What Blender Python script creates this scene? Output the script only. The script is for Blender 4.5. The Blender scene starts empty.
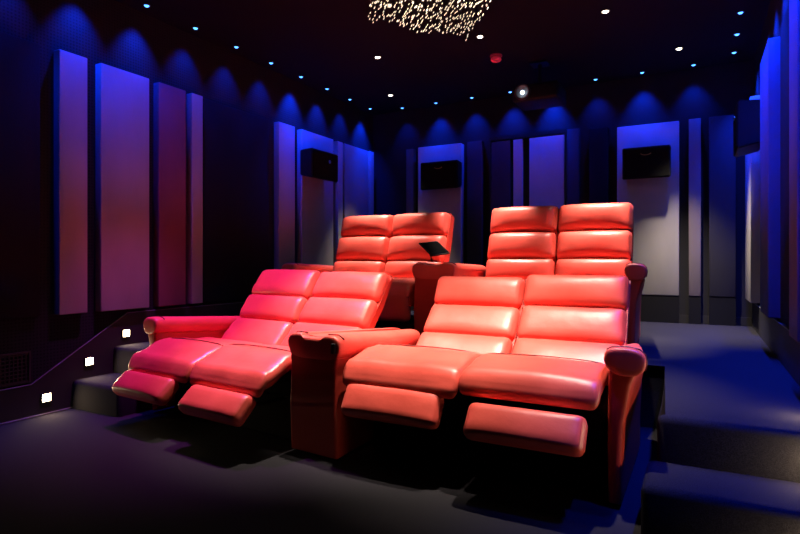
import bpy, bmesh, math, random
from mathutils import Vector, Matrix, noise
random.seed(7)
scn = bpy.context.scene
col = scn.collection
PI = math.pi

# ------------------------------------------------------------------ view
scn.view_settings.view_transform = 'Standard'
scn.view_settings.look = 'None'
scn.view_settings.gamma = 1.0
scn.view_settings.use_curve_mapping = False
scn.view_settings.exposure = 0.0
W = bpy.data.worlds.new('dark_world')
scn.world = W
W.use_nodes = True
W.node_tree.nodes['Background'].inputs[0].default_value = (0, 0, 0, 1)
W.node_tree.nodes['Background'].inputs[1].default_value = 0.0

cam = bpy.data.cameras.new('camera')
cam.lens = 558.0 / 800 * 36
cam.sensor_width = 36
cam.shift_y = -6.0 / 800
cam.clip_start = 0.02
co = bpy.data.objects.new('camera', cam)
co.location = (0, 0, 1.0)
co.rotation_euler = (PI / 2, 0, 0.494)
col.objects.link(co)
scn.camera = co

# ------------------------------------------------------------------ materials
def mat(name, base, rough=0.6, metal=0.0, spec=0.5, emit=None, estr=0.0):
    m = bpy.data.materials.new(name)
    m.use_nodes = True
    b = m.node_tree.nodes['Principled BSDF']
    b.inputs['Base Color'].default_value = (*base, 1)
    b.inputs['Roughness'].default_value = rough
    b.inputs['Metallic'].default_value = metal
    b.inputs['Specular IOR Level'].default_value = spec
    if emit:
        b.inputs['Emission Color'].default_value = (*emit, 1)
        b.inputs['Emission Strength'].default_value = estr
    return m

def grain(m, c1, c2, scale, detail=4, bump=0.0, bscale=None, bdist=0.01, lo=0.35, hi=0.65, stretch=(1, 1, 1)):
    """noise colour variation and a bump on object coordinates"""
    nt = m.node_tree
    b = nt.nodes['Principled BSDF']
    tc = nt.nodes.new('ShaderNodeTexCoord')
    mp = nt.nodes.new('ShaderNodeMapping')
    mp.inputs['Scale'].default_value = stretch
    n = nt.nodes.new('ShaderNodeTexNoise')
    n.inputs['Scale'].default_value = scale
    n.inputs['Detail'].default_value = detail
    r = nt.nodes.new('ShaderNodeValToRGB')
    r.color_ramp.elements[0].color = (*c1, 1)
    r.color_ramp.elements[1].color = (*c2, 1)
    r.color_ramp.elements[0].position = lo
    r.color_ramp.elements[1].position = hi
    nt.links.new(tc.outputs['Object'], mp.inputs['Vector'])
    nt.links.new(mp.outputs[0], n.inputs['Vector'])
    nt.links.new(n.outputs['Fac'], r.inputs['Fac'])
    nt.links.new(r.outputs['Color'], b.inputs['Base Color'])
    if bump:
        n2 = nt.nodes.new('ShaderNodeTexNoise')
        n2.inputs['Scale'].default_value = bscale or scale
        n2.inputs['Detail'].default_value = 3
        bp = nt.nodes.new('ShaderNodeBump')
        bp.inputs['Strength'].default_value = bump
        bp.inputs['Distance'].default_value = bdist
        nt.links.new(mp.outputs[0], n2.inputs['Vector'])
        nt.links.new(n2.outputs['Fac'], bp.inputs['Height'])
        nt.links.new(bp.outputs['Normal'], b.inputs['Normal'])
    return m

M = {}
M['leather'] = grain(mat('red_leather', (.6, .04, .02), .40, spec=.5),
                     (.66, .080, .056), (.75, .100, .072), 5, 4, .20, 15, .009)
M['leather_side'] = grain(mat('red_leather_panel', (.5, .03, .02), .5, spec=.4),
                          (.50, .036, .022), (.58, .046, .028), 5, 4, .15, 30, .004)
M['welt'] = mat('dark_red_piping', (.16, .012, .01), .5)
M['base'] = mat('black_base_cloth', (.012, .011, .011), .9, spec=.1)
M['metal'] = mat('dark_metal', (.05, .05, .05), .45, 1.0)
M['carpet'] = grain(mat('charcoal_carpet', (.05, .05, .06), 1.0, spec=.05),
                    (.014, .0132, .0155), (.028, .0268, .031), 260, 3, .5, 420, .006)
M['wall'] = mat('perforated_black_wall_cloth', (.03, .03, .032), .9, spec=.1)
def perforate(m, c1, c2, scale):
    nt = m.node_tree
    b = nt.nodes['Principled BSDF']
    tc = nt.nodes.new('ShaderNodeTexCoord')
    v = nt.nodes.new('ShaderNodeTexVoronoi')
    v.inputs['Scale'].default_value = scale
    v.inputs['Randomness'].default_value = .12
    r = nt.nodes.new('ShaderNodeValToRGB')
    r.color_ramp.elements[0].color = (*c1, 1)
    r.color_ramp.elements[1].color = (*c2, 1)
    r.color_ramp.elements[0].position = .22
    r.color_ramp.elements[1].position = .38
    nt.links.new(tc.outputs['Object'], v.inputs['Vector'])
    nt.links.new(v.outputs['Distance'], r.inputs['Fac'])
    nt.links.new(r.outputs['Color'], b.inputs['Base Color'])
perforate(M['wall'], (.010, .010, .011), (.021, .0203, .0225), 46)
M['ceil'] = mat('black_ceiling_paint', (.0045, .004, .0045), .85, spec=.2)
def fabric(name, c):
    d = tuple(x * .82 for x in c)
    return grain(mat(name, c, .92, spec=.12), d, c, 3.2, 6, .25, 170, .003, stretch=(1, 1, .35))
M['pale'] = fabric('pale_grey_panel_cloth', (.46, .43, .42))
M['rose'] = fabric('dim_grey_panel_cloth', (.32, .295, .315))
M['blue_lit'] = fabric('blue_lit_panel_cloth', (.11, .13, .26))  # blue lamplight on the right wall panels, put into the cloth colour
M['mid'] = fabric('mid_mauve_panel_cloth', (.27, .22, .24))
M['plum'] = fabric('plum_panel_cloth', (.20, .075, .105))
M['taupe'] = fabric('taupe_panel_cloth', (.16, .125, .125))
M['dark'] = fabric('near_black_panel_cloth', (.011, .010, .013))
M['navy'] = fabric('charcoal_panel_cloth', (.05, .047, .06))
M['black'] = mat('black_lacquer', (.008, .008, .009), .45, spec=.3)
M['skirt'] = mat('black_skirting', (.02, .019, .018), .55, spec=.4)
M['trimline'] = mat('skirting_edge', (.14, .13, .14), .45, spec=.4)
M['spk'] = mat('speaker_black', (.010, .010, .011), .5, spec=.35)
M['grille'] = grain(mat('speaker_grille_cloth', (.006, .006, .006), .9, spec=.1), (.005, .005, .005), (.010, .010, .010), 300, 2)
M['gold'] = mat('gold_badge', (.55, .40, .16), .35, .9)
M['silver'] = mat('silver_badge', (.6, .6, .6), .3, .9)
M['ring'] = mat('black_bezel', (.02, .02, .02), .4, .3)
M['lens_white'] = mat('lit_white_lamp', (1, .9, .7), .4, emit=(1, .86, .62), estr=9)
M['lens_blue'] = mat('lit_blue_lamp', (.2, .5, 1), .4, emit=(.08, .34, 1), estr=4)
M['lens_pink'] = mat('added_pink_lens', (1, .3, .5), .4, emit=(1, .15, .4), estr=6)
M['step_lens'] = mat('lit_step_lamp', (1, .8, .5), .4, emit=(1, .80, .48), estr=26)
M['crystal'] = mat('lit_fibre_tip', (1, .9, .7), .3, emit=(1, .84, .58), estr=1.0)
M['crystal_b'] = mat('bright_fibre_tip', (1, .9, .7), .3, emit=(1, .88, .66), estr=2.2)
M['strand'] = mat('fibre_strand', (.05, .04, .03), .5, spec=.2)
M['plate'] = mat('chandelier_plate', (.03, .025, .02), .5)
M['detector'] = mat('red_detector_plastic', (.6, .04, .07), .5, emit=(.9, .03, .08), estr=.22)  # white plastic; red bounce light painted in as colour and a faint glow
M['detector_d'] = mat('dim_red_bounce_plastic', (.25, .02, .035), .5, emit=(.9, .03, .08), estr=.05)
M['proj'] = mat('projector_shell', (.008, .007, .010), .5, spec=.2)
M['proj_ring'] = mat('projector_lens_ring', (.10, .07, .07), .35, .4)
M['proj_lens'] = mat('lit_projector_lens', (.6, .8, 1), .2, emit=(.55, .78, 1), estr=6)
M['screen'] = mat('dark_glass_screen', (.003, .003, .003), .2, spec=.3)
M['tabcase'] = mat('tablet_case', (.008, .007, .007), .5, spec=.2)
M['vent'] = mat('vent_black_metal', (.014, .013, .012), .6, .0)

# ------------------------------------------------------------------ mesh helpers
def link(name, bm, m, parent=None, smooth=False, kind=None, mats=None):
    me = bpy.data.meshes.new(name)
    bmesh.ops.recalc_face_normals(bm, faces=bm.faces)
    bm.to_mesh(me)
    bm.free()
    for q in (mats or [m]):
        me.materials.append(q)
    if smooth:
        for p in me.polygons:
            p.use_smooth = True
    o = bpy.data.objects.new(name, me)
    col.objects.link(o)
    if parent:
        o.parent = parent
    if kind:
        o['kind'] = kind
    return o

def auto(o, ang=35):
    for p in o.data.polygons:
        p.use_smooth = True
    o.data.set_sharp_from_angle(angle=math.radians(ang))
    return o

def box(bm, x0, x1, y0, y1, z0, z1, mi=0, bev=0.0, seg=2):
    v = [bm.verts.new(p) for p in ((x0, y0, z0), (x1, y0, z0), (x1, y1, z0), (x0, y1, z0),
                                   (x0, y0, z1), (x1, y0, z1), (x1, y1, z1), (x0, y1, z1))]
    fs = [bm.faces.new([v[i] for i in q]) for q in ((3, 2, 1, 0), (4, 5, 6, 7), (0, 1, 5, 4), (1, 2, 6, 5), (2, 3, 7, 6), (3, 0, 4, 7))]
    for f in fs:
        f.material_index = mi
    if bev:
        es = list({e for f in fs for e in f.edges})
        bmesh.ops.bevel(bm, geom=es, offset=bev, segments=seg, affect='EDGES', profile=.5)
    return fs

def loft(bm, rings, cap=True, closed=False):
    vs = [[bm.verts.new(p) for p in r] for r in rings]
    n = len(rings[0])
    for a, b in zip(vs, vs[1:] + ([vs[0]] if closed else [])):
        for i in range(n):
            j = (i + 1) % n
            bm.faces.new((a[i], a[j], b[j], b[i]))
    if cap and not closed:
        bm.faces.new(list(reversed(vs[0])))
        bm.faces.new(vs[-1])

def tube(bm, pts, r, n=8):
    rings = []
    for i, p in enumerate(pts):
        p = Vector(p)
        d = (Vector(pts[min(i + 1, len(pts) - 1)]) - Vector(pts[max(i - 1, 0)])).normalized()
        u = d.cross(Vector((0, 0, 1)))
        if u.length < .05:
            u = d.cross(Vector((0, 1, 0)))
        u.normalize()
        w = d.cross(u)
        rings.append([p + r * (math.cos(2 * PI * k / n) * u + math.sin(2 * PI * k / n) * w) for k in range(n)])
    loft(bm, rings)

def lathe(bm, prof, n=20, c=(0, 0, 0)):
    """prof: (r, z) from one end to the other"""
    loft(bm, [[(c[0] + r * math.cos(2 * PI * k / n), c[1] + r * math.sin(2 * PI * k / n), c[2] + z) for k in range(n)] for r, z in prof])

def thing(name, label, cat, loc=(0, 0, 0), rz=0, group=None):
    o = bpy.data.objects.new(name, None)
    o.empty_display_size = .1
    o.location = loc
    o.rotation_euler = (0, 0, rz)
    col.objects.link(o)
    return tag(o, label, cat, group)

def tag(o, label, cat, group=None):
    o['label'] = label
    o['category'] = cat
    if group:
        o['group'] = group
    return o

def copy_tree(o, parent=None):
    c = o.copy()
    col.objects.link(c)
    c.parent = parent
    for ch in list(o.children):
        copy_tree(ch, c)
    return c

def struct(name, bm, m, **k):
    return link(name, bm, m, kind='structure', **k)

# ------------------------------------------------------------------ room shell
XL, XR, YB, YF, ZC, ZP = -3.78, .45, 6.27, -1.2, 2.91, .38
def shell(name, dims, m):
    bm = bmesh.new()
    box(bm, *dims)
    return struct(name, bm, m)
shell('floor', (XL - .1, XR + .1, YF - .1, YB + .1, -.1, 0), M['carpet'])
shell('ceiling', (XL - .1, XR + .1, YF - .1, YB + .1, ZC, ZC + .1), M['ceil'])
shell('wall_left', (XL - .1, XL, YF, YB, 0, ZC), M['wall'])
shell('wall_right', (XR, XR + .1, YF, YB, 0, ZC), M['wall'])
shell('wall_back', (XL - .1, XR + .1, YB, YB + .1, 0, ZC), M['wall'])
shell('wall_front', (XL - .1, XR + .1, YF - .1, YF, 0, ZC), M['wall'])

XSL, XSR, XPR = -3.27, -.19, -.155
YS, YM = (2.285, 2.585, 2.16, 2.46), 3.66   # left step, left platform, right step, right platform
def prism(bm, poly, z0, z1):
    loft(bm, [[(x, y, z0) for x, y in poly], [(x, y, z1) for x, y in poly]])
def nosed(name, poly, z0, z1):
    bm = bmesh.new()
    prism(bm, poly, z0, z1)
    es = [e for e in bm.edges if all(v.co.z > z1 - 1e-4 for v in e.verts) or
          (abs(e.verts[0].co.x - e.verts[1].co.x) < 1e-5 and abs(e.verts[0].co.y - e.verts[1].co.y) < 1e-5)]
    bmesh.ops.bevel(bm, geom=es, offset=.03, segments=4, affect='EDGES', profile=.5)
    return auto(struct(name, bm, M['carpet']), 40)
nosed('floor_platform', [(XL, YS[1]), (XSL, YS[1]), (XSL, YM), (XPR, YM), (XPR, YS[3]), (XR, YS[3]), (XR, YB), (XL, YB)], 0, ZP)
nosed('stair_left', [(XL, YS[0]), (XSL, YS[0]), (XSL, YS[1] + .02), (XL, YS[1] + .02)], 0, .19)
nosed('stair_right', [(XSR, YS[2]), (XR, YS[2]), (XR, YS[3] + .02), (XSR, YS[3] + .02)], 0, .20)

# skirting that climbs with the stairs, on both side walls
def skirting(name, x, s):
    top = [(YF, .21), (2.02, .21), (2.70, .615), (YB, .615)]
    bm = bmesh.new()
    x1 = x + s * .018
    poly = [(YF, 0), (YB, 0)] + [(y, z) for y, z in reversed(top)]
    loft(bm, [[(x, y, z) for y, z in poly], [(x1, y, z) for y, z in poly]])
    o = struct(name, bm, M['skirt'])
    bm = bmesh.new()
    q = [(YF, .21), (2.02, .21), (2.70, .615), (YB, .615)]
    tube(bm, [(x1, y, z) for y, z in q], .004, 6)
    tube(bm, [(x1, YF, .004), (x1, YS[0] if s > 0 else YS[2], .004)], .006, 6)
    p = struct('trim_' + name.split('_')[1], bm, M['trimline'])
skirting('baseboard_left', XL, 1)
skirting('baseboard_right', XR, -1)
bm = bmesh.new()
box(bm, XL, XR, YB - .012, YB, ZP, .46)
struct('baseboard_back', bm, M['skirt'])

# ------------------------------------------------------------------ wall panels
PZ0, PZ1 = .644, 2.395
def panel(label, m, dims, group, plinth=None, cat='wall panel'):
    x0, x1, y0, y1, z0, z1 = dims
    cx, cy = (x0 + x1) / 2, (y0 + y1) / 2
    bm = bmesh.new()
    box(bm, x0 - cx, x1 - cx, y0 - cy, y1 - cy, 0, z1 - z0, bev=.006)
    o = auto(link('wall_panel', bm, m), 60)
    o.location = (cx, cy, z0)
    tag(o, label, cat, group)
    if plinth:
        bm = bmesh.new()
        box(bm, x0 - cx, x1 - cx, y0 - cy + .005, y1 - cy, plinth - z0, -.003)
        link('plinth', bm, M['black'], o)
    return o
G1 = 'upholstered panels along the left wall'
T = .07
LP = [  # y0, y1, material, thickness, label
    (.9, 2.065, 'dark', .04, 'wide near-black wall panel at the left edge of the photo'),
    (2.168, 2.36, 'rose', T, 'narrow pale panel next to the wide black one, leftmost of the lit panels'),
    (2.457, 2.849, 'rose', T, 'widest pale lit panel on the left wall, above the step lights'),
    (2.934, 3.193, 'plum', T, 'dark plum panel between a wide pale and a narrow pale one'),
    (3.254, 3.37, 'rose', T, 'slim pale strip panel between the plum panel and a wide black panel'),
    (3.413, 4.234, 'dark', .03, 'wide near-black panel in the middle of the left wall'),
    (4.338, 4.588, 'rose', T, 'pale blue-lit panel just right of the wide black middle panel'),
    (4.704, 5.279, 'rose', T, 'wide pale panel behind the left wall speaker'),
    (5.369, 5.472, 'rose', T, 'very slim pale strip panel just right of the left wall speaker'),
    (5.514, 6.04, 'mid', T, 'mauve-grey panel, last wide one before the back left corner'),
    (6.05, 6.15, 'rose', T + .02, 'thin bright-blue lit strip panel in the back left corner'),
]
for y0, y1, m, t, lab in LP:
    panel(lab, M[m], (XL, XL + t, y0, y1, PZ0, PZ1), G1)
G2 = 'upholstered panels along the back wall'
BP = [
    (-3.253, -3.149, 'taupe', T, 2.40, 'slim dusky panel at the left end of the back wall'),
    (-3.071, -2.50, 'pale', .10, 2.40, 'wide pale panel behind the speaker left of the back wall centre'),
    (-2.437, -2.25, 'navy', T, 2.41, 'dark narrow panel right of the wide pale panel with a speaker'),
    (-1.277, -1.151, 'navy', T, 2.43, 'slim dark panel right of the black framed bay'),
    (-1.048, -.856, 'dark', T, 2.41, 'narrow black panel left of the big pale panel at the right'),
    (-.767, -.188, 'pale', T, 2.395, 'big pale grey panel behind the right-hand back wall speaker'),
    (-.103, .004, 'mid', T, 2.40, 'slim mauve-grey panel right of the big pale panel'),
    (.073, .298, 'navy', T, 2.40, 'dark charcoal panel in the right corner of the back wall'),
]
for x0, x1, m, t, zt, lab in BP:
    panel(lab, M[m], (x0, x1, YB - t, YB, PZ0 + .01, zt), G2, plinth=ZP)
# black framed bay with three inset panels
fr = thing('framed_wall_bay', 'black framed bay holding a bright blue panel at the back wall centre', 'wall panel', (-1.725, YB, ZP))
bm = bmesh.new()
for d in ((-.44, -.418, -.062, 0, 0, 2.06), (.42, .442, -.062, 0, 0, 2.06), (-.418, .42, -.062, 0, 2.015, 2.06), (-.418, .42, -.012, 0, 0, 2.015)):
    box(bm, *d)
link('frame', bm, M['black'], fr)
for x0, x1, m, lab in ((-.415, -.189, 'navy', None), (-.154, -.049, 'pale', 'slim blue-lit inset'), (.03, .416, 'pale', 'wide bright blue-lit inset')):
    bm = bmesh.new()
    box(bm, x0, x1, -.06, -.012, .02, 2.0, bev=.004)
    o = link('inset_panel', bm, M[m], fr)
    if lab:
        o['label'] = lab
G3 = 'upholstered panels along the right wall'
RP = [
    (5.56, 6.2, 'pale', .078, 'pale panel in the back right corner, below the right wall speaker'),
    (4.17, 4.70, 'blue_lit', .078, 'second panel from the back on the right wall, blue at its edge'),
    (2.975, 3.226, 'blue_lit', .078, 'bright blue-lit panel at the right edge of the photo'),
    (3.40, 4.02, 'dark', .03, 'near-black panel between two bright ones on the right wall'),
]
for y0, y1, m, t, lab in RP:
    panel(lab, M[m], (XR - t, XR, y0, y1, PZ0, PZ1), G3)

# ------------------------------------------------------------------ loveseats
def grid_cushion(w, h, t, r, bulge, cx=16, cy=10, pw=.8, seed=0, wr=.003, back=0.15, skew=0):
    """upholstered pad: w along x, h along y, t along z (+z is the face)"""
    bm = bmesh.new()
    bmesh.ops.create_cube(bm, size=1.0)
    def ed(ax):
        return [e for e in bm.edges if abs((e.verts[0].co - e.verts[1].co)[ax]) > 1e-4]
    bmesh.ops.subdivide_edges(bm, edges=ed(0), cuts=cx, use_grid_fill=True)
    bmesh.ops.subdivide_edges(bm, edges=ed(1), cuts=cy, use_grid_fill=True)
    bmesh.ops.subdivide_edges(bm, edges=ed(2), cuts=5, use_grid_fill=True)
    D = (w, h, t)
    for v in bm.verts:
        u = [max(-1, min(1, v.co[i] * 2)) for i in range(3)]
        s = [math.sin(u[i] * PI / 2) if i < 2 else u[i] for i in range(3)]
        p = Vector([s[i] * D[i] / 2 for i in range(3)])
        rr = min(r, t * .49)
        inner = Vector([max(-(D[i] / 2 - rr), min(D[i] / 2 - rr, p[i])) for i in range(3)])
        d = p - inner
        if d.length > 1e-7:
            # exact for faces, spherical at corners
            p = inner + d.normalized() * rr
        sy = s[1]
        if skew:
            sy = (s[1] - skew) / (1 - skew) if s[1] > skew else (s[1] - skew) / (1 + skew)
        k = (max(0, 1 - s[0] ** 2) ** pw) * (max(0, 1 - sy ** 2) ** (pw if not skew else .8))
        f = u[2]
        p.z += bulge * k * (max(0, f) - back * max(0, -f))
        q = Vector((p.x * 7 + seed * 3.1, p.y * 11 + seed, seed * 1.7))
        if f > 0:
            p.z += wr * noise.noise(q) * min(1, 3 * k)
            # gathers at the short ends
            e = abs(s[0]) ** 4
            p.z += wr * .9 * e * (1 - abs(s[0]) ** 12) * math.sin(p.y * 95 + seed * 2 + 3 * noise.noise(q))
        v.co = p
    return bm

def xform(bm, mtx):
    bmesh.ops.transform(bm, matrix=mtx, verts=bm.verts)

def frame_yz(p0, p1, xc):
    """matrix: cushion y axis along p0->p1 in the (y, z) plane, cushion +z is the outward (front/up) normal"""
    a, b = Vector((0, p0[0], p0[1])), Vector((0, p1[0], p1[1]))
    d = (b - a).normalized()
    n = Vector((1, 0, 0)).cross(d)         # x cross y = z
    m = Matrix.Identity(4)
    for i in range(3):
        m[i][0] = (1, 0, 0)[i]
        m[i][1] = d[i]
        m[i][2] = n[i]
    c = (a + b) / 2
    m[0][3], m[1][3], m[2][3] = xc, c.y, c.z
    return m, (b - a).length

def curve_at(pts, t):
    # piecewise smooth y->z interpolation for the pad crest line
    for (y0, z0), (y1, z1) in zip(pts, pts[1:]):
        if t <= y1:
            k = (t - y0) / (y1 - y0)
            k = k * k * (3 - 2 * k)
            return z0 + (z1 - z0) * k
    return pts[-1][1]

def arm_sections(side, xin, xout, y0, y1, zf, zb, xback=None, thick=.07):
    """armrest pad (roll) rings and panel rings; side = +1/-1, x given as distances from the sofa centre"""
    pad, pan = [], []
    N = 12
    ys = [y0, y0 + .007, y0 + .022, y0 + .07] + [y0 + .07 + (y1 - y0 - .07) * i / N for i in range(1, N + 1)]
    for i, y in enumerate(ys):
        k = (y - y0) / (y1 - y0)
        xo = xout + ((xback - xout) * k if xback else 0)
        zt = zf + (zb - zf) * k
        s = (.80, .93, .985, 1.0)[i] if i < 4 else 1.0
        w = xo - xin
        prof = [(0, -.085), (-.012, -.045), (0, -.012), (.15 * w, 0), (.5 * w, .004), (.82 * w, -.004), (.97 * w, -.025),
                (w, -.055), (.96 * w, -.09), (.80 * w, -.112), (.5 * w, -.118), (.2 * w, -.112)]
        cx, cz = .5 * w, -.06
        drop = (.006, .002, 0, 0)[i] if i < 4 else 0
        pad.append([(side * (xin + cx + (px - cx) * s), y, zt - drop + cz + (pz - cz) * s) for px, pz in prof])
    for j, y in enumerate([y0 + .010, y0 + .022] + [y0 + .022 + (y1 - y0 - .04) * i / 8 for i in range(1, 9)]):
        k = (y - y0) / (y1 - y0)
        xo = xout + ((xback - xout) * k if xback else 0)
        zt = zf + (zb - zf) * k
        w = xo - xin
        a = .012 if j == 0 else 0
        th = min(thick, w * .95)
        top = zt - .10
        prof = [(xin + .012 + a, .02), (xin + .008 + a, .25), (xin + .012 + a, top), (xin + min(w * .97, th + .05) - a, top), (xin + min(w * .93, th + .03) - a, top - .05),
                (xin + th - a, .34), (xin + th - .008 - a, .18), (xin + th - .008 - a, .02)]
        pan.append([(side * px, y, pz) for px, pz in prof])
    return pad, pan

def shell_bm(pts, x0, x1, th, lift=.015):
    """backrest shell: slab behind the cushion line pts (y,z) from bottom to top"""
    bm = bmesh.new()
    ring = []
    front = [(y + .05, z) for y, z in pts]
    ty, tz = pts[-1]
    py, pz = pts[-2]
    d = Vector((ty - py, tz - pz)).normalized()
    n = Vector((d.y, -d.x))
    f = [(p[0] + n.x * .06, p[1] + n.y * .06) for p in pts]
    f[-1] = (f[-1][0] + d.x * lift, f[-1][1] + d.y * lift)
    b = [(p[0] + n.x * (.06 + th), p[1] + n.y * (.06 + th)) for p in pts]
    b[-1] = (b[-1][0] + d.x * lift, b[-1][1] + d.y * lift)
    poly = f + list(reversed(b))
    loft(bm, [[(x0, y, z) for y, z in poly], [(x1, y, z) for y, z in poly]])
    bmesh.ops.bevel(bm, geom=list(bm.edges), offset=.018, segments=3, affect='EDGES')
    return bm

def loveseat(label, loc, rz, P):
    t = thing('reclining_loveseat', label, 'loveseat', loc, rz, 'red leather reclining loveseats')
    sd = P.get('seed', 1)
    # dark base under the seats
    bm = bmesh.new()
    box(bm, -.57, .57, P['by0'], P['by1'], .0, P.get('bh', .30), bev=.02)
    link('base', bm, M['base'], t)
    # armrests
    for side, A in ((-1, P.get('armL')), (1, P.get('armR'))):
        if not A:
            continue
        pad, pan = arm_sections(side, **A)
        bm = bmesh.new()
        loft(bm, pan)
        a = auto(link('armrest', bm, M['leather_side'], t), 50)
        mod = a.modifiers.new('soft', 'BEVEL')
        mod.width = .008
        mod.segments = 2
        bm = bmesh.new()
        loft(bm, pad)
        p = link('arm_pad', bm, M['leather'], a, smooth=True)
        mod = p.modifiers.new('soft', 'SUBSURF')
        mod.levels = mod.render_levels = 2
        bm = bmesh.new()
        r = pad[3]
        tube(bm, [Vector(q) + Vector((0, -.004, 0)) for q in (r[2:9])], .0035, 6)
        link('welt', bm, M['welt'], a, smooth=True)
    # two independent seats
    for k, side in enumerate((-1, 1)):
        S = P['seats'][k]
        hw = P.get('hw', .30)
        xc = side * hw
        line = S['back']                                   # bottom .. top
        sh = auto(link('backrest', shell_bm(line, xc - hw + .008, xc + hw - .004, P.get('shell', .10)), M['leather_side'], t), 45)
        for i, (p0, p1) in enumerate(zip(line, line[1:])):
            m, L = frame_yz(p0, p1, xc)
            th = P.get('cth', .12)
            bm = grid_cushion(2 * hw - .012, L + .012, th, .042, S['bulge'][i], seed=sd * 10 + k * 4 + i, pw=.5, wr=.005, skew=P.get('skew', .15))
            xform(bm, m @ Matrix.Translation((0, 0, -th / 2)))
            link('back_cushion', bm, M['leather'], sh, smooth=True)
        # seat pad with a rolled front
        y0, y1 = S['pad'][0][0], S['pad'][-1][0]
        th = S.get('thick', .085)
        bm = grid_cushion(2 * hw - .002 + S.get('wide', 0), y1 - y0, th, .036, .012, cx=18, cy=26, seed=sd * 17 + k, pw=.5, wr=.007)
        for v in bm.verts:
            y = v.co.y + (y0 + y1) / 2
            v.co = Vector((v.co.x + xc + side * S.get('wide', 0) / 2, y, v.co.z - th / 2 + curve_at(S['pad'], y)))
        st = link('seat', bm, M['leather'], t, smooth=True)
        yw = S.get('welt', .3)
        bm = bmesh.new()
        n = 14
        tube(bm, [(xc + (hw - .03) * (2 * i / n - 1), yw, curve_at(S['pad'], yw) + .014 * (1 - (2 * i / n - 1) ** 2) ** .5 + .002) for i in range(n + 1)], .003, 6)
        link('welt', bm, M['welt'], st, smooth=True)
        # body below the pad
        bm = bmesh.new()
        box(bm, xc - hw + .005, xc + hw - .005, P['by0'] - .08, P['by1'] - .05, .26, S['body'], bev=.015)
        link('seat_frame', bm, M['leather_side'] if P.get('upright') else M['base'], t)
        # footrest
        f0, f1 = S['foot']                                 # bottom, top (y,z)
        m, L = frame_yz(f0, f1, xc + S.get('fx', 0))
        bm = grid_cushion(S.get('fw', .545), L, .085, .034, .016, seed=sd * 29 + k, pw=.5, wr=.003)
        xform(bm, m @ Matrix.Translation((0, 0, -.0425)))
        ft = link('footrest', bm, M['leather'], t, smooth=True)
        my, mz = (f0[0] + f1[0]) / 2 + .07, (f0[1] + f1[1]) / 2
        for dx in (-.17, .17):
            bm = bmesh.new()
            tube(bm, [(xc + dx, my - .03, mz), (xc + dx, my + .14, mz - .04), (xc + dx, P['by0'] + .12, .24)], .011, 6)
            link('footrest_bracket', bm, M['metal'], ft)
    return t

armF = dict(xin=.605, xout=.765, y0=.085, y1=1.0, zf=.655, zb=.565)
FR = dict(by0=.22, by1=1.0, seed=1,
          armR=dict(armF, xback=.67, zb=.55), shell=.06,
          seats=[dict(back=[(.64, .40), (.84, .572), (1.0, .732), (1.09, .908)], bulge=(.02, .022, .028),
                      pad=[(-.01, .455), (.05, .512), (.26, .548), (.5, .50), (.75, .44)], body=.40, wide=.02, foot=((-.085, .278), (.0, .418)), fw=.51, fx=-.03, welt=.29),
                 dict(back=[(.64, .40), (.85, .572), (.985, .748), (1.07, .926)], bulge=(.02, .022, .028),
                      pad=[(-.01, .482), (.05, .523), (.26, .548), (.5, .50), (.75, .44)], body=.40, foot=((-.145, .288), (-.045, .41)), fw=.49, fx=.015, welt=.29)])
FL = dict(by0=.20, by1=.95, seed=2,
          armL=dict(armF, xout=.76, xback=.69, zf=.632, zb=.565, y0=.09), shell=.05,
          seats=[dict(back=[(.54, .40), (.735, .592), (.85, .758), (1.0, .945)], bulge=(.02, .022, .028),
                      pad=[(-.10, .375), (-.05, .425), (.15, .487), (.42, .46), (.68, .42)], body=.36, wide=.02, foot=((-.225, .232), (-.105, .338)), fw=.50, fx=-.05, welt=.17),
                 dict(back=[(.54, .40), (.74, .596), (.875, .76), (1.0, .936)], bulge=(.02, .022, .028),
                      pad=[(-.10, .375), (-.05, .425), (.15, .497), (.42, .46), (.68, .42)], body=.36, foot=((-.235, .222), (-.115, .335)), fw=.48, fx=.015, welt=.17)])
armB = dict(xin=.60, xout=.75, y0=.03, y1=.85, zf=.605, zb=.565)
def rear(zt, za, zb, seed):
    s = dict(back=[(.53, .44), (.595, zb), (.68, za), (.75, zt)], bulge=(.05, .062, .07),
             pad=[(.0, .40), (.06, .445), (.3, .462), (.6, .45)], body=.40, foot=((.0, .14), (.0, .385)), fw=.55, welt=.40)
    return dict(by0=.1, by1=.8, bh=.12, seed=seed, upright=True, hw=.29, skew=.35, armL=armB, armR=armB, shell=.10, seats=[s, s])
loveseat('red leather reclining loveseat in the front row, beside the step lights', (-2.53, 2.291, 0), -.10, FL)
loveseat('red leather reclining loveseat in the front row, nearest to the right-hand stairs', (-.947, 2.29, 0), .0, FR)
R = rear(1.065, .857, .626, 3)
del R['armR']
loveseat('red leather upright loveseat in the rear row, beneath the left wall speaker', (-2.575, 3.86, ZP), -.02, R)
R = rear(1.09, .866, .644, 4)
del R['armL']
R['armR'] = dict(armB, xin=.565, xout=.705, xback=.65)
loveseat('red leather upright loveseat in the rear row, in front of the big pale panel', (-1.01, 3.96, ZP), .045, R)

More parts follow.
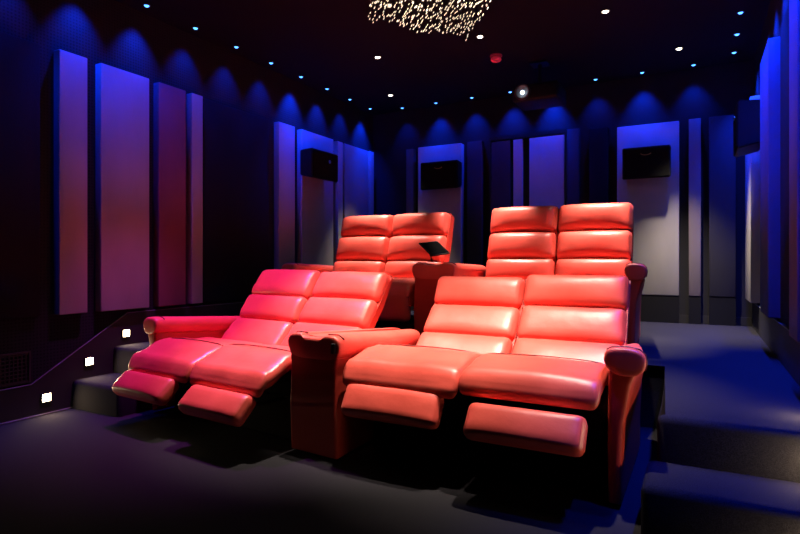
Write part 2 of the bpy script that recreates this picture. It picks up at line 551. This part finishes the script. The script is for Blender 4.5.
def console(label, loc, rz, x0, xf, xb, y0, y1, zf, zb, button):
    """wedge shaped armrest filling the gap between two loveseats; scrolled over at both sides"""
    t = thing('armrest_console', label, 'armrest', loc, rz, 'red leather consoles between the loveseats')
    pad, pan = [], []
    for i in range(14):
        y = y0 + (0, .007, .02, .05)[i] if i < 4 else y0 + .05 + (y1 - y0 - .05) * (i - 3) / 10
        k = (y - y0) / (y1 - y0)
        w = xf + (xb - xf) * k - x0
        zt = zf + (zb - zf) * k
        g = (.014, .004, .001, 0)[i] if i < 4 else 0
        prof = [(.02, -.135), (.004, -.10), (-.012, -.06), (-.006, -.02), (.03, .0), (.10, -.002), (.25 * w, -.014), (.5 * w, -.022), (.75 * w, -.014),
                (w - .10, -.002), (w - .03, 0), (w + .004, -.02), (w + .010, -.06), (w - .004, -.10), (w - .02, -.135), (.75 * w, -.14), (.5 * w, -.14), (.25 * w, -.14)]
        cx, cz = w / 2, -.07
        pad.append([(x0 + px + (g if px < cx else -g), y, zt + pz + (g if pz < cz else -g)) for px, pz in prof])
    for j in range(10):
        y = y0 + .004 + (0, .012)[j] if j < 2 else y0 + .016 + (y1 - y0 - .04) * (j - 1) / 8
        k = (y - y0) / (y1 - y0)
        w = xf + (xb - xf) * k - x0
        zt = zf + (zb - zf) * k
        a = .01 if j == 0 else 0
        pan.append([(x0 + px, y, pz) for px, pz in ((.016 + a, .015), (.006 + a, .25), (.016 + a, zt - .17), (.010 + a, zt - .11), (w - .010 - a, zt - .11),
                                                   (w - .022 - a, zt - .17), (w - .02 - a, .25), (w - .012 - a, .015))])
    bm = bmesh.new()
    loft(bm, pan)
    o = auto(link('body', bm, M['leather_side'], t), 50)
    mod = o.modifiers.new('soft', 'BEVEL')
    mod.width = .008
    mod.segments = 2
    bm = bmesh.new()
    loft(bm, pad)
    o = link('arm_pad', bm, M['leather'], t, smooth=True)
    mod = o.modifiers.new('soft', 'SUBSURF')
    mod.levels = mod.render_levels = 2
    bm = bmesh.new()
    tube(bm, [Vector(q) + Vector((0, 0, .001)) for q in pad[3][3:12]], .003, 6)
    link('welt', bm, M['welt'], o, smooth=True)
    if button:
        x, z = button
        bm = bmesh.new()
        box(bm, x - .013, x + .013, y0 - .008, y0 + .02, z - .026, z + .026, bev=.004)
        link('recline_button', bm, M['black'], t)
    return t
console('red leather console between the two front loveseats', (-2.53, 2.291, 0), -.10, .607, .955, .85, .08, 1.05, .63, .56, (.925, .565))
console('red leather console between the two rear loveseats, under the tablet', (-2.575, 3.86, ZP), -.02, .592, .945, .90, .03, .88, .61, .585, None)

# touch tablet on the console between the rear loveseats
tb = thing('tablet', 'small black tablet tilted on a stand between the two rear loveseats', 'tablet', (-1.855, 4.02, .994), .494)
wv, hv = Vector((.156, .15, .02)), Vector((.098, -.088, -.102))
ax, ay = wv.normalized(), -hv.normalized()
az = ax.cross(ay).normalized()
ay = az.cross(ax)
mt = Matrix((ax, ay, az)).transposed().to_4x4()
mt.translation = Vector((0, 0, .105))
bm = bmesh.new()
box(bm, -.108, .108, -.083, .083, -.006, .006, bev=.004)
xform(bm, mt)
link('case', bm, M['tabcase'], tb)
bm = bmesh.new()
box(bm, -.098, .098, -.073, .073, .006, .0072)
xform(bm, mt)
link('screen', bm, M['screen'], tb)
bm = bmesh.new()
box(bm, -.055, .05, -.04, .04, -.001, .006, bev=.002)
tube(bm, [(-.02, .0, .004), (-.03, .01, .05), (-.005, .0, .095)], .010, 8)
link('stand', bm, M['tabcase'], tb)

# ------------------------------------------------------------------ speakers
def speaker(label, loc, rz, w=.44, h=.32, d=.20, badge='gold'):
    """mounted at loc (centre of its back), facing local -y"""
    t = thing('wall_speaker', label, 'speaker', loc, rz, 'black surround speakers')
    bm = bmesh.new()
    yb = -.03
    poly = [(yb, -h / 2 + .04), (yb, h / 2 - .01), (-d, h / 2), (-d, -h / 2)]
    loft(bm, [[(-w / 2, y, z) for y, z in poly], [(w / 2, y, z) for y, z in poly]])
    bmesh.ops.bevel(bm, geom=list(bm.edges), offset=.008, segments=2, affect='EDGES')
    auto(link('cabinet', bm, M['spk'], t), 40)
    bm = bmesh.new()
    box(bm, -w / 2 + .012, w / 2 - .012, -d - .012, -d + .002, -h / 2 + .012, h / 2 - .012, bev=.005)
    g = link('grille', bm, M['grille'], t)
    bm = bmesh.new()
    if badge == 'gold':
        tube(bm, [(.05 * math.sin(a), -d - .014, h * .30 - .022 * math.cos(a)) for a in [x * .25 for x in range(-5, 6)]], .004, 6)
    else:
        lathe(bm, [(.001, 0), (.02, 0), (.02, .004), (.001, .004)], 14)
        xform(bm, Matrix.Translation((.06, -d - .012, h * .16)) @ Matrix.Rotation(PI / 2, 4, 'X'))
    link('badge', bm, M[badge], g)
    bm = bmesh.new()
    box(bm, -.05, .05, yb - .01, 0, -.08, .08)
    link('wall_bracket', bm, M['metal'], t)
    return t
speaker('black box speaker on the left wall above the rear loveseat', (XL + T, 4.86, 2.015), PI / 2, .46, .31, .19, 'silver')
speaker('black box speaker on the back wall, left of the blue framed bay', (-2.715, YB - .10, 2.01), 0, .48, .33, .17)
speaker('black box speaker high on the big pale panel at the right', (-.478, YB - T, 1.98), 0, .44, .32, .155)
speaker('black box speaker on the right wall, in the back corner', (XR, 5.14, 2.03), -PI / 2, .46, .36, .20, 'gold')

# ------------------------------------------------------------------ ceiling lights
def spot(name, loc, power, colr, size, blend, soft, target=None, parent=None):
    l = bpy.data.lights.new(name, 'SPOT')
    l.energy = power
    l.color = colr
    l.spot_size = math.radians(size)
    l.spot_blend = blend
    l.shadow_soft_size = soft
    o = bpy.data.objects.new(name, l)
    col.objects.link(o)
    o.location = loc
    if target is not None:
        o.rotation_euler = (Vector(target) - Vector(loc)).to_track_quat('-Z', 'Y').to_euler()
    return o

def fixture(r, lens):
    t = thing('downlight', '', 'ceiling light', (0, 0, ZC))
    bm = bmesh.new()
    n = 20
    prof = [(r * 1.0, .002), (r * 1.0, -.004), (r * 1.35, -.008), (r * 1.5, -.004), (r * 1.5, .002)]
    loft(bm, [[(q * math.cos(2 * PI * k / n), q * math.sin(2 * PI * k / n), z) for k in range(n)] for q, z in prof], cap=False, closed=True)
    link('bezel', bm, M['ring'], t, smooth=True)
    bm = bmesh.new()
    lathe(bm, [(r * .98, .0), (r * .98, -.005), (r * .6, -.012), (.001, -.014)], 16)
    link('lamp', bm, M[lens], t, smooth=True)
    return t
WHITE = (1, .84, .70)
BLUE = (.002, .032, 1)
wf = fixture(.024, 'lens_white')
bf = fixture(.018, 'lens_blue')
used = set()
def place(proto, loc, label, group):
    o = proto if proto.name not in used else copy_tree(proto)
    used.add(proto.name)
    o.location = loc
    o['label'] = label
    o['group'] = group
    return o
GW = 'white downlights in the ceiling'
P_REAR, P_BACK, P_FRONT = 640, 330, 540
WL = [
    (-2.66, 4.5, P_REAR, 38, 'white downlight above the left rear loveseat, left below the chandelier', None),
    (-1.65, 4.5, P_REAR, 38, 'white downlight touching the lower right edge of the chandelier', None),
    (-.64, 4.5, P_REAR, 38, 'white downlight above the right rear loveseat, highest in the photo', None),
    (-3.14, 5.6, P_BACK * 1.3, 52, 'white downlight nearest the back left corner', None),
    (-.17, 5.6, P_BACK * 2.3, 54, 'white downlight nearest the back right corner', None),
    (-1.97, 2.70, P_FRONT * 1.15, 46, 'white downlight above the console of the front row, out of the photo', (-2.02, 2.80, .5)),
    (-.64, 2.70, P_FRONT, 48, 'white downlight above the right front loveseat, out of the photo', (-.80, 2.86, .5)),
    (-1.10, 2.42, P_FRONT * .9, 41, 'white downlight above the left seat of the right front loveseat, out of the photo', (-1.28, 2.86, .5)),
]
for x, y, pw, sz, lab, tg in WL:
    place(wf, (x, y, ZC), lab, GW)
    spot('downlight_lamp', (x, y, ZC - .03), pw, WHITE, sz, .9, .03, tg)
pf = fixture(.030, 'lens_pink')  # added, unseen: gives the left front loveseat its magenta tint
pf.location = (-2.85, 2.6, ZC)
tag(pf, 'added unseen pink light above the left front loveseat, tinting it magenta', 'ceiling light')
spot('added_pink_lamp', (-2.85, 2.6, ZC - .03), 430, (.72, .09, .85), 62, 1.0, .03, (-2.8, 2.7, .5))
GB = 'blue spotlights along the ceiling edges'
ordn = 'first second third fourth fifth sixth seventh eighth ninth tenth eleventh'.split()
for i in range(11):
    y = 5.97 - .457 * i
    lab = 'blue ceiling spotlight over the left wall, ' + ordn[i] + ' counted from the back corner'
    place(bf, (-3.64, y, ZC), lab, GB)
    TG = (XL, y, ZC - .62)
    spot('blue_lamp', (-3.64, y, ZC - .03), 165 * (1.1, .35, .6, 1.2, .3, .28, .35, .7, .7, .3, .4)[i], BLUE, 70, 1.0, .02, TG)
for i, x in enumerate((-3.27, -2.81, -2.35, -1.89, -1.43, -.97, -.52, -.06)):
    lab = 'blue ceiling spotlight over the back wall, ' + ordn[i] + ' counted from the left corner'
    place(bf, (x, 6.13, ZC), lab, GB)
    TG = (x, YB, ZC - .62)
    spot('blue_lamp', (x, 6.13, ZC - .03), 110 * (.2, .85, .55, .8, 1.4, .35, 1.0, .5)[i], BLUE, 70, 1.0, .02, TG)
for i in range(9):
    y = 5.94 - .465 * i
    lab = 'blue ceiling spotlight over the right wall, ' + ordn[i] + ' counted from the back corner'
    place(bf, (.27, y, ZC), lab, GB)
    TG = (XR, y, ZC - 1.1)
    spot('blue_lamp', (.27, y, ZC - .03), 300, BLUE, 70, 1.0, .02, TG)

# ------------------------------------------------------------------ step lights
def step_light(x, y, z, s, lab):
    t = thing('step_light', lab, 'step light', (x, y, z), 0, 'square lights along the stair skirting')
    bm = bmesh.new()
    for d in ((-.034, .034, .024, .031), (-.034, .034, -.031, -.024), (-.034, -.027, -.024, .024), (.027, .034, -.024, .024)):
        box(bm, 0, s * .012, d[0], d[1], d[2], d[3])
    link('casing', bm, M['ring'], t)
    bm = bmesh.new()
    box(bm, s * .001, s * .009, -.0275, .0275, -.0245, .0245)
    link('lens', bm, M['step_lens'], t)
    l = bpy.data.lights.new('step_lamp', 'AREA')
    l.energy = 1.3
    l.color = (1, .72, .42)
    l.size = .04
    o = bpy.data.objects.new('step_lamp', l)
    col.objects.link(o)
    o.location = (x + s * .016, y, z)
    o.rotation_euler = (0, -s * PI / 2 + s * .35, 0)
for i, (y, z) in enumerate(((2.11, .11), (2.40, .30), (2.684, .464))):
    step_light(XL + .018, y, z, 1, ('square warm step light at floor level left of the bottom step', 'square warm step light above the bottom step, middle of the three',
                                    'square warm step light above the top step on the left')[i])
    step_light(XR - .018, y, z, -1, 'square warm step light on the right skirting, ' + ('lowest', 'middle', 'highest')[i] + ' of three outside the photo')

# floor-level vent grille in the left wall
v = thing('vent_grille', 'dark perforated vent grille low on the left wall', 'vent', (XL, 1.62, .225), 0)
bm = bmesh.new()
for d in ((-.4, .4, 0, .012), (-.4, .4, .188, .2), (-.4, -.388, .012, .188), (.388, .4, .012, .188)):
    box(bm, 0, .014, *d)
link('frame', bm, M['vent'], v)
bm = bmesh.new()
for i in range(32):
    box(bm, .004, .008, -.388 + i * .0245, -.388 + i * .0245 + .007, .012, .188)
for i in range(8):
    box(bm, .003, .009, -.388, .388, .012 + i * .0235, .018 + i * .0235)
link('mesh', bm, M['vent'], v)

# ------------------------------------------------------------------ chandelier of fibre drops
ch = thing('fibre_optic_chandelier', 'ceiling chandelier of hundreds of hanging glowing drops', 'chandelier', (-1.42, 3.10, ZC))
Pl, Pb, Pf = Vector((-1.94, 3.14)), Vector((-1.47, 3.76)), Vector((-1.36, 2.34))
ea, eb = Pb - Pl, Pf - Pl
corners = [Pl, Pb, Pb + eb, Pf]
cx = Vector((-1.42, 3.10))
bm = bmesh.new()
loft(bm, [[(p.x - cx.x, p.y - cx.y, z) for p in corners] for z in (-.03, 0)])
link('ceiling_plate', bm, M['plate'], ch)
drops = []
na, nb = 24, 32
for i in range(na):
    for j in range(nb):
        u = (i + .5 + random.uniform(-.35, .35)) / na
        w = (j + .5 + random.uniform(-.35, .35)) / nb
        p = Pl + ea * u + eb * w - cx
        zt = 2.605 + .012 * math.sin(u * 9 + w * 5) + random.uniform(-.03, .03)
        drops.append((p.x, p.y, zt - ZC, random.random()))
sn, cs = math.sin(.494), math.cos(.494)
def infr(d):
    X, Y, Z = d[0] + cx.x, d[1] + cx.y, d[2] + ZC - 1
    q = -sn * X + cs * Y
    return 261 - 558 * Z / q > -1, q
vis = sorted([d for d in drops if infr(d)[0]], key=lambda d: infr(d)[1])[:100]
vs = set(id(d) for d in vis)
def drop(bm, x, y, z, r, tilt):
    a = random.uniform(-.3, .3)
    h = .0055 + .003 * r
    dx, dy = .5 * h * tilt, .15 * h
    prof = [(.0008, -h), (.0034, -h * .4), (.003, h * .5), (.0008, h)]
    n = 6
    loft(bm, [[(x + dx * q / h + rr * math.cos(2 * PI * k / n), y + rr * math.sin(2 * PI * k / n) + dy * q / h, z + q) for k in range(n)] for rr, q in prof])
    m0 = len(bm.faces)
    tube(bm, [(x + dx, y + dy, z + h), (x + dx, y + dy, -.03)], .0006, 3)
    bm.faces.ensure_lookup_table()
    for f in bm.faces[m0:]:
        f.material_index = 1
bmr = bmesh.new()
for d in drops:
    if id(d) in vs:
        bm = bmesh.new()
        drop(bm, *d, 1)
        link('crystal_drop', bm, None, ch, mats=[M['crystal_b'] if d[3] > .7 else M['crystal'], M['strand']])
    else:
        drop(bmr, *d, 1)
o = link('crystal_drops', bmr, None, ch, mats=[M['crystal'], M['strand']])
o['kind'] = 'stuff'
l = bpy.data.lights.new('chandelier_lamp', 'AREA')
l.energy = 4
l.color = (1, .85, .6)
l.size = .7
o = bpy.data.objects.new('chandelier_lamp', l)
col.objects.link(o)
o.location = (-1.42, 3.10, 2.58)

# ------------------------------------------------------------------ smoke detector, projector
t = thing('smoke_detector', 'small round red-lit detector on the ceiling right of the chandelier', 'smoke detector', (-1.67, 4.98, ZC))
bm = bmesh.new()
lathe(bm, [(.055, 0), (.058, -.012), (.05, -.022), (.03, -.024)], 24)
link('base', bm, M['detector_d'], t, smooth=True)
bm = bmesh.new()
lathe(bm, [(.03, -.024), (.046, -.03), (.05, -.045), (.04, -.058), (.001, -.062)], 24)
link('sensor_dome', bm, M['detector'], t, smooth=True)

pj = thing('projector', 'dark ceiling projector with a glowing lens near the back wall', 'projector', (-1.40, 5.35, 2.60))
bm = bmesh.new()
box(bm, -.19, .25, -.14, .24, -.085, .075, bev=.03, seg=3)
auto(link('housing', bm, M['proj'], pj), 40)
bm = bmesh.new()
lathe(bm, [(.075, 0), (.075, .03), (.06, .035), (.055, .01)], 24)
xform(bm, Matrix.Translation((-.085, -.135, 0)) @ Matrix.Rotation(PI / 2, 4, 'X'))
link('lens_ring', bm, M['proj_ring'], pj, smooth=True)
bm = bmesh.new()
lathe(bm, [(.020, 0), (.018, .012), (.010, .018), (.001, .02)], 18)
xform(bm, Matrix.Translation((-.085, -.145, -.004)) @ Matrix.Rotation(PI / 2, 4, 'X'))
link('lens', bm, M['proj_lens'], pj, smooth=True)
bm = bmesh.new()
tube(bm, [(.03, .05, .06), (.03, .05, ZC - 2.60)], .018, 10)
box(bm, -.05, .11, -.03, .13, ZC - 2.60 - .012, ZC - 2.60)
link('ceiling_mount', bm, M['metal'], pj)
